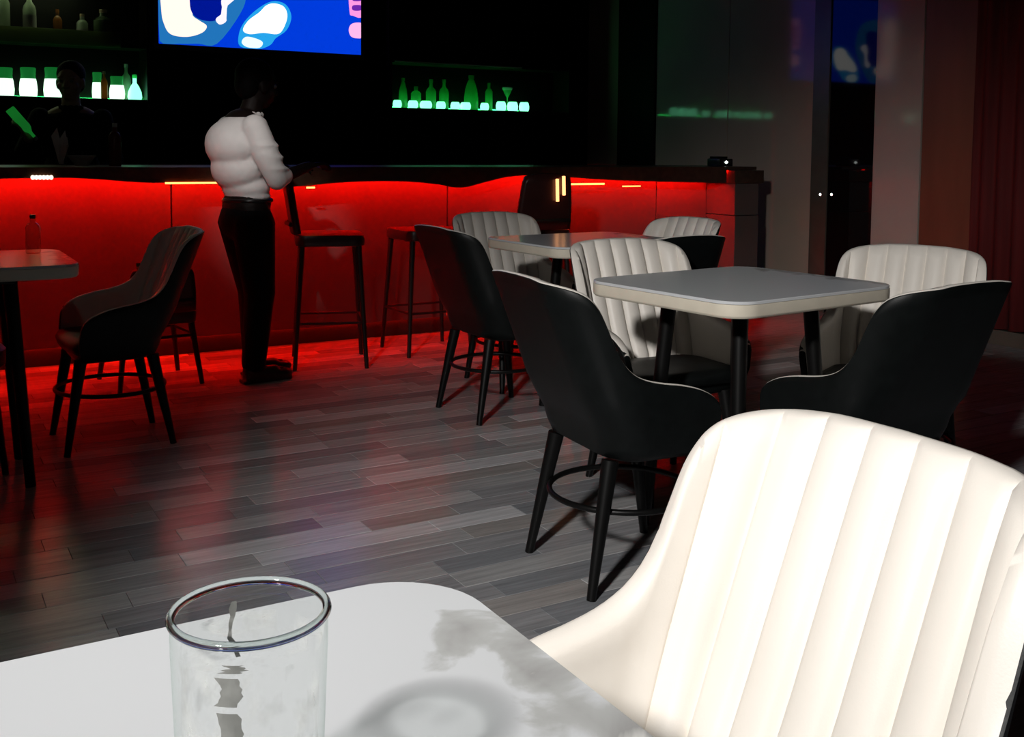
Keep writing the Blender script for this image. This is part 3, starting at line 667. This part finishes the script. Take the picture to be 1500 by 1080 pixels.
MB().lathe([(0, 0.001), (RB_-0.004, 0.001), (RB_-0.002, 0.004), (RB_-0.004, 0.008), (0, 0.009)], 48).build('base', M_RIMGLASS, t)
Mf = bpy.data.materials.new('residue_film'); Mf.use_nodes = True; nt = Mf.node_tree; N = nt.nodes; L = nt.links
tc = N.new('ShaderNodeTexCoord'); mp = N.new('ShaderNodeMapping'); mp.inputs['Scale'].default_value = (1, 1, 0.6); L.new(tc.outputs['Object'], mp.inputs[0])
nz = N.new('ShaderNodeTexNoise'); nz.inputs['Scale'].default_value = 55; nz.inputs['Detail'].default_value = 4; L.new(mp.outputs[0], nz.inputs['Vector'])
rp = N.new('ShaderNodeValToRGB'); rp.color_ramp.elements[0].position = 0.50; rp.color_ramp.elements[1].position = 0.72
rp.color_ramp.elements[0].color = (0.0, 0.0, 0.0, 1); rp.color_ramp.elements[1].color = (0.45, 0.45, 0.45, 1); L.new(nz.outputs['Fac'], rp.inputs[0])
tr = N.new('ShaderNodeBsdfTransparent'); df = N.new('ShaderNodeBsdfDiffuse'); df.inputs[0].default_value = (0.6, 0.6, 0.58, 1)
mx = N.new('ShaderNodeMixShader'); L.new(rp.outputs[0], mx.inputs[0]); L.new(tr.outputs[0], mx.inputs[1]); L.new(df.outputs[0], mx.inputs[2]); L.new(mx.outputs[0], N['Material Output'].inputs[0])
MB().lathe([(RB_-0.0032+(RG-RB_-0.0004)*k/6, 0.012+(HG-0.030)*k/6) for k in range(7)], 48).build('residue_film', Mf, t)
# grey smears on the side of the glass facing away, each a thin patch hugging the wall
Ms = mat('grey_residue', (0.20, 0.20, 0.19), 0.6, var=0.15, vscale=80)
def smear(a0, a1, z0, z1, jag, seed):
    rnd = random.Random(seed); rows_ = []; nz_ = 8
    for i in range(nz_+1):
        z = z0+(z1-z0)*i/nz_; r = RB_-0.0034+(RG-RB_-0.0004)*(z-0.01)/(HG-0.0125)
        l, rr = a0+rnd.uniform(-jag, jag), a1+rnd.uniform(-jag, jag); mid = 0.10*math.sin(i/nz_*3)
        rows_.append([(r*math.cos(l+mid+(rr-l)*k/4), r*math.sin(l+mid+(rr-l)*k/4), z) for k in range(5)])
    return MB().grid(rows_).build('residue_smear', Ms, t)
vd = math.atan2(gy, gx)
smear(vd+math.pi-0.50, vd+math.pi-0.20, 0.1035, 0.119, 0.025, 1); smear(vd+math.pi-0.52, vd+math.pi-0.20, 0.078, 0.100, 0.03, 2)
smear(vd+math.pi-0.42, vd+math.pi-0.15, 0.1215, 0.126, 0.07, 3); smear(vd+0.16, vd+0.24, 0.095, 0.128, 0.03, 4)

# bottle on the dim table
bottle((0.43, 4.18, 0.7603), 0.14, 0.026, thin_glass('faint_yellow_glass', (0.8, 0.74, 0.6), (0.5, 0.42, 0.3)), 'small clear bottle with dark cap on the dim table', None, M_TVFRAME, 'tall')

# ------------------------------------------------------------------ bar stools (face local +Y)
def stool(label, x, y, a, back=True, seat_h=0.70, brass=False, glint_tubes=False, bh=0.315):
    t = thing('bar_stool', label, 'stool', (x, y, 0), math.radians(a-90), 'bar stools')
    MB().prism(rrect(0.19, 0.18, 0.06, 6), seat_h-0.06, seat_h).build('seat', M_STOOL, t, bevel=0.015)
    for sx in (-1, 1):
        for sy in (-1, 1):
            MB().tube([(sx*0.155, sy*0.145, seat_h-0.05), (sx*0.195, sy*0.185, 0.0)], [0.016, 0.011], 10).build('leg', M_STOOLF, t)
    zf = 0.24; q = [(sx*(0.155+0.04*(1-zf/seat_h)), sy*(0.145+0.04*(1-zf/seat_h)), zf) for sx, sy in ((-1, -1), (1, -1), (1, 1), (-1, 1))]
    for i in range(4): MB().tube([q[i], q[(i+1) % 4]], 0.007, 8).build('footrest', M_STOOLF, t)
    if back:
        P = []
        for i in range(13):
            u = -1+2*i/12; r_ = []
            for k in range(7):
                v = k/6; wdt = 0.165-0.03*v*v; z = seat_h+0.005+bh*v
                if k == 6: z -= 0.02*abs(u)**3
                r_.append((u*wdt, -0.165-0.05*v-0.02*(1-u*u), z))
            P.append(r_)
        bk = MB().grid(P).build('backrest', M_STOOL, t, ang=80); s_ = bk.modifiers.new('thick', 'SOLIDIFY'); s_.thickness = 0.035; s_.offset = 0
        MB().tube([(-0.155, -0.200, seat_h+0.055), (0, -0.222, seat_h+0.055), (0.155, -0.200, seat_h+0.055)], 0.012, 8).build('back_rail', M_STOOLF, t)
        if brass: MB().tube([(-0.12, -0.217, seat_h+bh+0.01), (0, -0.235, seat_h+bh+0.017), (0.12, -0.217, seat_h+bh+0.01)], 0.014, 8).build('brass_handle', M_BRASS, t)
        if glint_tubes:  # amber glints on the leather, imitated by small emissive rods
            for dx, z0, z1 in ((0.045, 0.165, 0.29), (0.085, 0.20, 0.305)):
                MB().tube([(dx+0.01, -0.243, seat_h+z0), (dx-0.003, -0.262, seat_h+z1)], 0.010, 8).build('glint_tube', mat('amber_glint', (0.8, 0.5, 0.3), 0.4, emit=(1, 0.42, 0.16), estr=2.2, var=0.01), t)
    return t
stool('dark bar stool turned sideways next to the standing person', 2.00, 5.36, -18)
stool('dark backless bar stool between the sideways stool and far chairs', 2.62, 5.45, 90, back=False)
stool('dark red bar stool with two imitated amber glints on its back', 3.17, 5.22, 84, glint_tubes=True)
stool('dark bar stool with a brass top handle behind the dim table', 1.06, 5.32, 95, seat_h=0.36, brass=True, bh=0.225)
# low black ottoman under the dim table
t = thing('low_stool', 'low black padded stool pushed beneath the dim table', 'stool', (0.17, 4.03, 0))
MB().lathe([(0, 0.38), (0.13, 0.38), (0.15, 0.40), (0.15, 0.45), (0.135, 0.465), (0, 0.47)], 28).build('seat', M_BLACK, t)
for k in range(4):
    a = k*math.pi/2; MB().tube([(0.10*math.cos(a), 0.10*math.sin(a), 0.385), (0.14*math.cos(a), 0.14*math.sin(a), 0)], [0.016, 0.011], 10).build('leg', M_LEG, t)

# ------------------------------------------------------------------ people (voxel-joined bodies)
def ell(bm, c, r, rot=None):
    mm = Matrix.Translation(c) @ (rot.to_4x4() if rot else Matrix.Identity(4)) @ Matrix.Diagonal((*r, 1))
    bmesh.ops.create_icosphere(bm, subdivisions=3, radius=1.0, matrix=mm)
def cap(bm, a, b, ra, rb):
    a = Vector(a); b = Vector(b); n = max(2, int((b-a).length/min(ra, rb)/0.35))
    for i in range(n+1):
        u = i/n; r = ra+(rb-ra)*u
        bmesh.ops.create_icosphere(bm, subdivisions=2, radius=r, matrix=Matrix.Translation(a.lerp(b, u)))
DG = None
def voxel(name, fill, m_, parent, vox=0.010, it=6):
    bm = bmesh.new(); fill(bm); me = bpy.data.meshes.new(name); bm.to_mesh(me); bm.free()
    o = bpy.data.objects.new(name, me); COL.objects.link(o)
    r = o.modifiers.new('r', 'REMESH'); r.mode = 'VOXEL'; r.voxel_size = vox
    s = o.modifiers.new('s', 'SMOOTH'); s.factor = 0.5; s.iterations = it
    bpy.context.view_layer.update(); dg = bpy.context.evaluated_depsgraph_get()
    me2 = bpy.data.meshes.new_from_object(o.evaluated_get(dg)); bpy.data.objects.remove(o); bpy.data.meshes.remove(me)
    for p_ in me2.polygons: p_.use_smooth = True
    me2.name = name
    return link(name, me2, parent, (m_,))
def hand(bm, wrist, fwd, up, s=1.0, curl=0.6, thumb=1):
    f = Vector(fwd).normalized(); u = Vector(up).normalized(); side = f.cross(u).normalized(); u = side.cross(f)
    w_ = Vector(wrist)
    for k in (-1, 0, 1): cap(bm, w_+side*k*0.016*s, w_+f*0.08*s+side*k*0.024*s, 0.015*s, 0.013*s)
    for k, ln in zip((-1.5, -0.5, 0.5, 1.5), (0.060, 0.074, 0.078, 0.068)):
        b0 = w_+f*0.082*s+side*k*0.0195*s; d1 = (f*math.cos(curl*0.6)-u*math.sin(curl*0.6)); d2 = (f*math.cos(curl*1.7)-u*math.sin(curl*1.7)); d3 = (f*math.cos(curl*2.4)-u*math.sin(curl*2.4))
        p1 = b0+d1*ln*0.45*s; p2 = p1+d2*ln*0.33*s; p3 = p2+d3*ln*0.25*s
        cap(bm, b0, p1, 0.0088*s, 0.0082*s); cap(bm, p1, p2, 0.0082*s, 0.0078*s); cap(bm, p2, p3, 0.0078*s, 0.007*s)
    tb = w_+f*0.022*s+side*thumb*0.028*s; t1 = tb+(f*0.6+side*thumb*0.7-u*0.3).normalized()*0.042*s; t2 = t1+(f*0.9+side*thumb*0.1-u*0.5).normalized()*0.034*s
    cap(bm, tb, t1, 0.0125*s, 0.010*s); cap(bm, t1, t2, 0.010*s, 0.0085*s)
def head(bm, c, f, s=1.0):
    """head centred at c facing unit vector f"""
    f = Vector(f).normalized(); z = Vector((0, 0, 1)); z = (z-f*z.dot(f)).normalized(); sd = z.cross(f)
    R = Matrix((sd, f, z)).transposed()
    def P(a, b, d): return Vector(c)+(sd*a+f*b+z*d)*s
    ell(bm, P(0, -0.012, 0.03), (0.076*s, 0.095*s, 0.088*s), R); ell(bm, P(0, 0.012, -0.025), (0.064*s, 0.078*s, 0.085*s), R)
    ell(bm, P(0, 0.035, -0.082), (0.036*s, 0.045*s, 0.03*s), R)
    cap(bm, P(0, 0.086, 0.012), P(0, 0.108, -0.022), 0.010*s, 0.014*s)
    for k in (-1, 1):
        ell(bm, P(k*0.013, 0.096, -0.026), (0.010*s, 0.010*s, 0.008*s), R)
        ell(bm, P(k*0.034, 0.075, 0.030), (0.024*s, 0.018*s, 0.008*s), R)
        ell(bm, P(k*0.076, -0.005, -0.01), (0.011*s, 0.024*s, 0.034*s), R)
        ell(bm, P(k*0.045, 0.058, -0.025), (0.022*s, 0.02*s, 0.022*s), R)
    ell(bm, P(0, 0.086, -0.052), (0.026*s, 0.012*s, 0.0075*s), R); ell(bm, P(0, 0.083, -0.066), (0.023*s, 0.013*s, 0.008*s), R)
    return P, R
def hair_fill(c, f, s):
    def fn(bm):
        f_ = Vector(f).normalized(); z = Vector((0, 0, 1)); z = (z-f_*z.dot(f_)).normalized(); sd = z.cross(f_); R = Matrix((sd, f_, z)).transposed()
        ell(bm, Vector(c)+(f_*-0.026+z*0.045)*s, (0.085*s, 0.100*s, 0.088*s), R)
        ell(bm, Vector(c)+(f_*-0.055+z*0.0)*s, (0.074*s, 0.065*s, 0.085*s), R)
    return fn
def eyes(parent, P, s):
    for k in (-1, 1):
        q = P(k*0.031, 0.079, 0.008); MB().lathe([(0, -0.011*s), (0.008*s, -0.007*s), (0.011*s, 0), (0.008*s, 0.007*s), (0, 0.011*s)], 12).build('eye', M_EYE, parent, loc=q)

# standing waiter, local: faces +X
wr = thing('person', 'person in blousy white shirt and black trousers standing at the bar', 'person', (1.50, 5.14, 0), math.radians(6))
HC = Vector((0.055, 0, 1.455)); HF = Vector((0.98, 0.1, -0.15)); holder = {}
def wbody(bm):
    holder['P'], _ = head(bm, HC, HF, 0.98)
    cap(bm, (0.0, 0, 1.26), (0.035, 0, 1.39), 0.062, 0.052)
    for z, rx, ry, x in ((1.22, 0.095, 0.165, -0.03), (1.10, 0.10, 0.145, -0.035), (0.97, 0.088, 0.125, -0.005), (0.86, 0.11, 0.15, -0.01)): ell(bm, (x, 0, z), (rx, ry, 0.12))
    for sy, fx in ((-1, 0.0), (1, 0.07)):
        cap(bm, (-0.01, sy*0.085, 0.82), (0.02+fx*0.5, sy*0.085, 0.44), 0.085, 0.055); cap(bm, (0.02+fx*0.5, sy*0.085, 0.44), (fx-0.01, sy*0.08, 0.08), 0.055, 0.036)
        cap(bm, (fx-0.01, sy*0.08, 0.055), (fx+0.13, sy*0.085, 0.04), 0.034, 0.028)
    cap(bm, (-0.02, -0.165, 1.25), (0.055, -0.215, 1.00), 0.048, 0.040); cap(bm, (0.055, -0.215, 1.00), (0.25, -0.15, 1.06), 0.038, 0.026)
    hand(bm, (0.25, -0.15, 1.06), (0.95, 0.25, 0.15), (0, 0.1, 1), 0.92, 0.55, -1)
    cap(bm, (-0.02, 0.165, 1.25), (0.06, 0.215, 1.00), 0.048, 0.040); cap(bm, (0.06, 0.215, 1.00), (0.26, 0.13, 1.04), 0.038, 0.026)
    hand(bm, (0.26, 0.13, 1.04), (0.95, -0.25, 0.15), (0, -0.1, 1), 0.92, 0.55, 1)
wb = voxel('body', wbody, M_SKIN, wr, 0.0065, 5)
eyes(wb, holder['P'], 0.98)
def wshirt(bm):
    ell(bm, (-0.075, 0, 1.165), (0.125, 0.185, 0.13)); ell(bm, (-0.03, 0, 1.235), (0.115, 0.195, 0.080)); ell(bm, (-0.05, 0, 1.05), (0.125, 0.165, 0.12))
    ell(bm, (-0.01, 0, 0.955), (0.112, 0.148, 0.075)); ell(bm, (0.0, 0, 0.91), (0.105, 0.142, 0.035)); ell(bm, (0.025, 0, 1.15), (0.085, 0.155, 0.12))
    for k in range(9):
        a = -1.3+k*0.32; cap(bm, (-0.05-0.125*math.cos(a*0.8), 0.15*math.sin(a), 1.20), (-0.03-0.10*math.cos(a*0.8), 0.14*math.sin(a), 1.0), 0.014, 0.012)
    for sy in (-1, 1):
        cap(bm, (-0.03, sy*0.165, 1.245), (0.01, sy*0.20, 1.12), 0.066, 0.066); cap(bm, (0.01, sy*0.20, 1.12), (0.058, sy*0.217, 1.0), 0.066, 0.054)
        cap(bm, (0.058, sy*0.217, 1.0), (0.10, sy*0.20, 1.015), 0.052, 0.046)
        for k in range(3): ell(bm, (0.005+k*0.022, sy*(0.202+0.006*k), 1.16-k*0.055), (0.068, 0.062, 0.016))
    for k in range(12):
        a = k*math.pi/6; ell(bm, (0.005+0.062*math.cos(a), 0.062*math.sin(a), 1.308), (0.015, 0.015, 0.02))
voxel('shirt', wshirt, M_SHIRT, wr, 0.009, 3)
def wtrouser(bm):
    ell(bm, (-0.005, 0, 0.875), (0.112, 0.145, 0.05)); ell(bm, (-0.012, 0, 0.80), (0.122, 0.160, 0.12))
    for sy, fx in ((-1, 0.0), (1, 0.07)):
        cap(bm, (-0.01, sy*0.085, 0.78), (0.02+fx*0.5, sy*0.085, 0.44), 0.108, 0.078); cap(bm, (0.02+fx*0.5, sy*0.085, 0.44), (fx-0.01, sy*0.08, 0.10), 0.076, 0.062)
voxel('trousers', wtrouser, M_TROUSER, wr, 0.010, 4)
for sy, fx in ((-1, 0.0), (1, 0.07)):
    def sh(bm, sy=sy, fx=fx):
        ell(bm, (fx-0.02, sy*0.08, 0.055), (0.048, 0.04, 0.052)); cap(bm, (fx-0.03, sy*0.08, 0.042), (fx+0.09, sy*0.083, 0.040), 0.038, 0.040); ell(bm, (fx+0.13, sy*0.085, 0.032), (0.062, 0.042, 0.030))
        bmesh.ops.create_cube(bm, size=1, matrix=Matrix.Translation((fx+0.05, sy*0.082, 0.010)) @ Matrix.Diagonal((0.25, 0.074, 0.018, 1)))
    voxel('shoe', sh, M_SHOE, wr, 0.006, 2)
voxel('hair', hair_fill(HC, HF, 0.98), M_HAIR, wr, 0.008, 3)
MB().tube([(0.109*math.cos(a*math.pi/16)-0.003, 0.142*math.sin(a*math.pi/16), 0.893) for a in range(32)], 0.010, 8, closed=True).build('belt', M_SHOE, wr)

# bartender behind the bar, local: faces -Y
br = thing('person', 'person in dark clothes behind the bar raising a green bottle', 'person', (0.965, 7.10, 0), math.radians(-10))
HC2 = Vector((0, -0.05, 1.545)); HF2 = Vector((-0.25, -0.97, -0.12))
def bbody(bm):
    holder['Q'], _ = head(bm, HC2, HF2, 1.0)
    cap(bm, (0, 0.0, 1.34), (0, -0.03, 1.47), 0.064, 0.054)
    for z, rx, ry in ((1.28, 0.18, 0.10), (1.15, 0.155, 0.105), (1.02, 0.14, 0.095), (0.9, 0.16, 0.11)): ell(bm, (0, 0, z), (rx, ry, 0.13))
    for sx in (-1, 1):
        cap(bm, (sx*0.09, 0, 0.86), (sx*0.09, -0.02, 0.47), 0.088, 0.058); cap(bm, (sx*0.09, -0.02, 0.47), (sx*0.09, 0.01, 0.08), 0.056, 0.038)
        cap(bm, (sx*0.09, 0.02, 0.05), (sx*0.10, -0.13, 0.038), 0.036, 0.028)
    cap(bm, (-0.18, 0, 1.33), (-0.27, -0.10, 1.11), 0.050, 0.042); cap(bm, (-0.27, -0.10, 1.11), (-0.22, -0.31, 1.20), 0.040, 0.027)
    hand(bm, (-0.22, -0.31, 1.20), (-0.35, -0.45, 0.80), (0.75, -0.6, 0.1), 1.0, 0.75, 1)
    cap(bm, (0.18, 0, 1.33), (0.25, -0.02, 1.06), 0.050, 0.042); cap(bm, (0.25, -0.02, 1.06), (0.18, -0.22, 0.98), 0.040, 0.027)
    hand(bm, (0.18, -0.22, 0.98), (-0.3, -0.9, -0.1), (0, -0.1, 1), 1.0, 0.5, 1)
b2 = voxel('body', bbody, M_SKIN2, br, 0.0068, 5); eyes(b2, holder['Q'], 1.0)
def bshirt(bm):
    for z, rx, ry in ((1.27, 0.20, 0.125), (1.15, 0.18, 0.13), (1.02, 0.165, 0.12), (0.92, 0.18, 0.13)): ell(bm, (0, 0, z), (rx, ry, 0.115))
    cap(bm, (-0.18, 0, 1.325), (-0.27, -0.10, 1.11), 0.064, 0.056); cap(bm, (-0.27, -0.10, 1.11), (-0.232, -0.26, 1.178), 0.054, 0.044)
    cap(bm, (0.18, 0, 1.325), (0.25, -0.02, 1.06), 0.064, 0.056); cap(bm, (0.25, -0.02, 1.06), (0.195, -0.175, 1.0), 0.054, 0.044)
    for k in range(12):
        a = k*math.pi/6; ell(bm, (0.066*math.cos(a), -0.012+0.062*math.sin(a), 1.385), (0.016, 0.016, 0.022))
voxel('shirt', bshirt, M_BSHIRT, br, 0.010, 4)
def btr(bm):
    ell(bm, (0, 0, 0.88), (0.175, 0.128, 0.09))
    for sx in (-1, 1): cap(bm, (sx*0.09, 0, 0.84), (sx*0.09, -0.02, 0.47), 0.105, 0.078); cap(bm, (sx*0.09, -0.02, 0.47), (sx*0.09, 0.01, 0.10), 0.076, 0.062)
voxel('trousers', btr, M_TROUSER, br, 0.012, 4)
for sx in (-1, 1):
    def sh2(bm, sx=sx):
        cap(bm, (sx*0.09, 0.03, 0.044), (sx*0.095, -0.08, 0.042), 0.042, 0.042); ell(bm, (sx*0.10, -0.13, 0.033), (0.043, 0.06, 0.031))
        bmesh.ops.create_cube(bm, size=1, matrix=Matrix.Translation((sx*0.095, -0.055, 0.010)) @ Matrix.Diagonal((0.076, 0.24, 0.018, 1)))
    voxel('shoe', sh2, M_SHOE, br, 0.007, 2)
voxel('hair', hair_fill(HC2, HF2, 1.0), M_HAIR, br, 0.008, 3)
# bottle held in the bartender's hand
hm = Matrix.Translation((0.965, 7.10, 0)) @ Matrix.Rotation(math.radians(-10), 4, 'Z')
hp = hm @ Vector((-0.255, -0.355, 1.285))
bt_dir = Vector((0.62, -0.05, -0.78)).normalized()      # bottle axis from base to cap
bt0 = hp-bt_dir*0.10
t = bottle(bt0, 0.23, 0.027, mat('green_glass_painted_glow', (0.08, 0.4, 0.12), 0.2, translucent=(0.2, 0.9, 0.3), emit=(0.03, 0.5, 0.08), estr=0.35, var=0.1), 'tilted green bottle held up by the bartender', None, M_LABEL, 'wine')  # emission imitates green light falling from the jars
t.rotation_mode = 'QUATERNION'; t.rotation_quaternion = bt_dir.to_track_quat('Z', 'Y')

# ------------------------------------------------------------------ ceiling lamps
def spotlight(label, pos, aim_at):
    t = thing('ceiling_spotlight', label, 'lamp', (pos.x, pos.y, ZC), group='track spotlights')
    B(-0.25, 0.25, -0.02, 0.02, -0.035, -0.001).build('track', M_TVFRAME, t, bevel=0.004)
    MB().tube([(0, 0, -0.03), (0, 0, pos.z-ZC+0.10)], 0.012, 10).build('stem', M_TVFRAME, t)
    hd = MB().lathe([(0, -0.10), (0.05, -0.10), (0.075, -0.06), (0.08, 0.06), (0.072, 0.06), (0.068, -0.04), (0, -0.05)], 24).build('lamp_head', M_TVFRAME, t, loc=(0, 0, pos.z-ZC))
    hd.rotation_euler = (aim_at-pos).normalized().to_track_quat('Z', 'Y').to_euler()
    MB().lathe([(0, -0.038), (0.066, -0.038), (0.066, -0.030), (0, -0.028)], 20).build('lens', mat('spot_lens', (1, 1, 1), 0.3, emit=(1, 0.95, 0.88), estr=20, var=0.01), hd)
spotlight('white track spotlight on a long stem behind the near table', LAMP_POS, LAMP_AIM)
spotlight('narrow track spotlight on a short stem, added to brighten the person in white', ADDED_SPOT_POS, ADDED_SPOT_AIM)
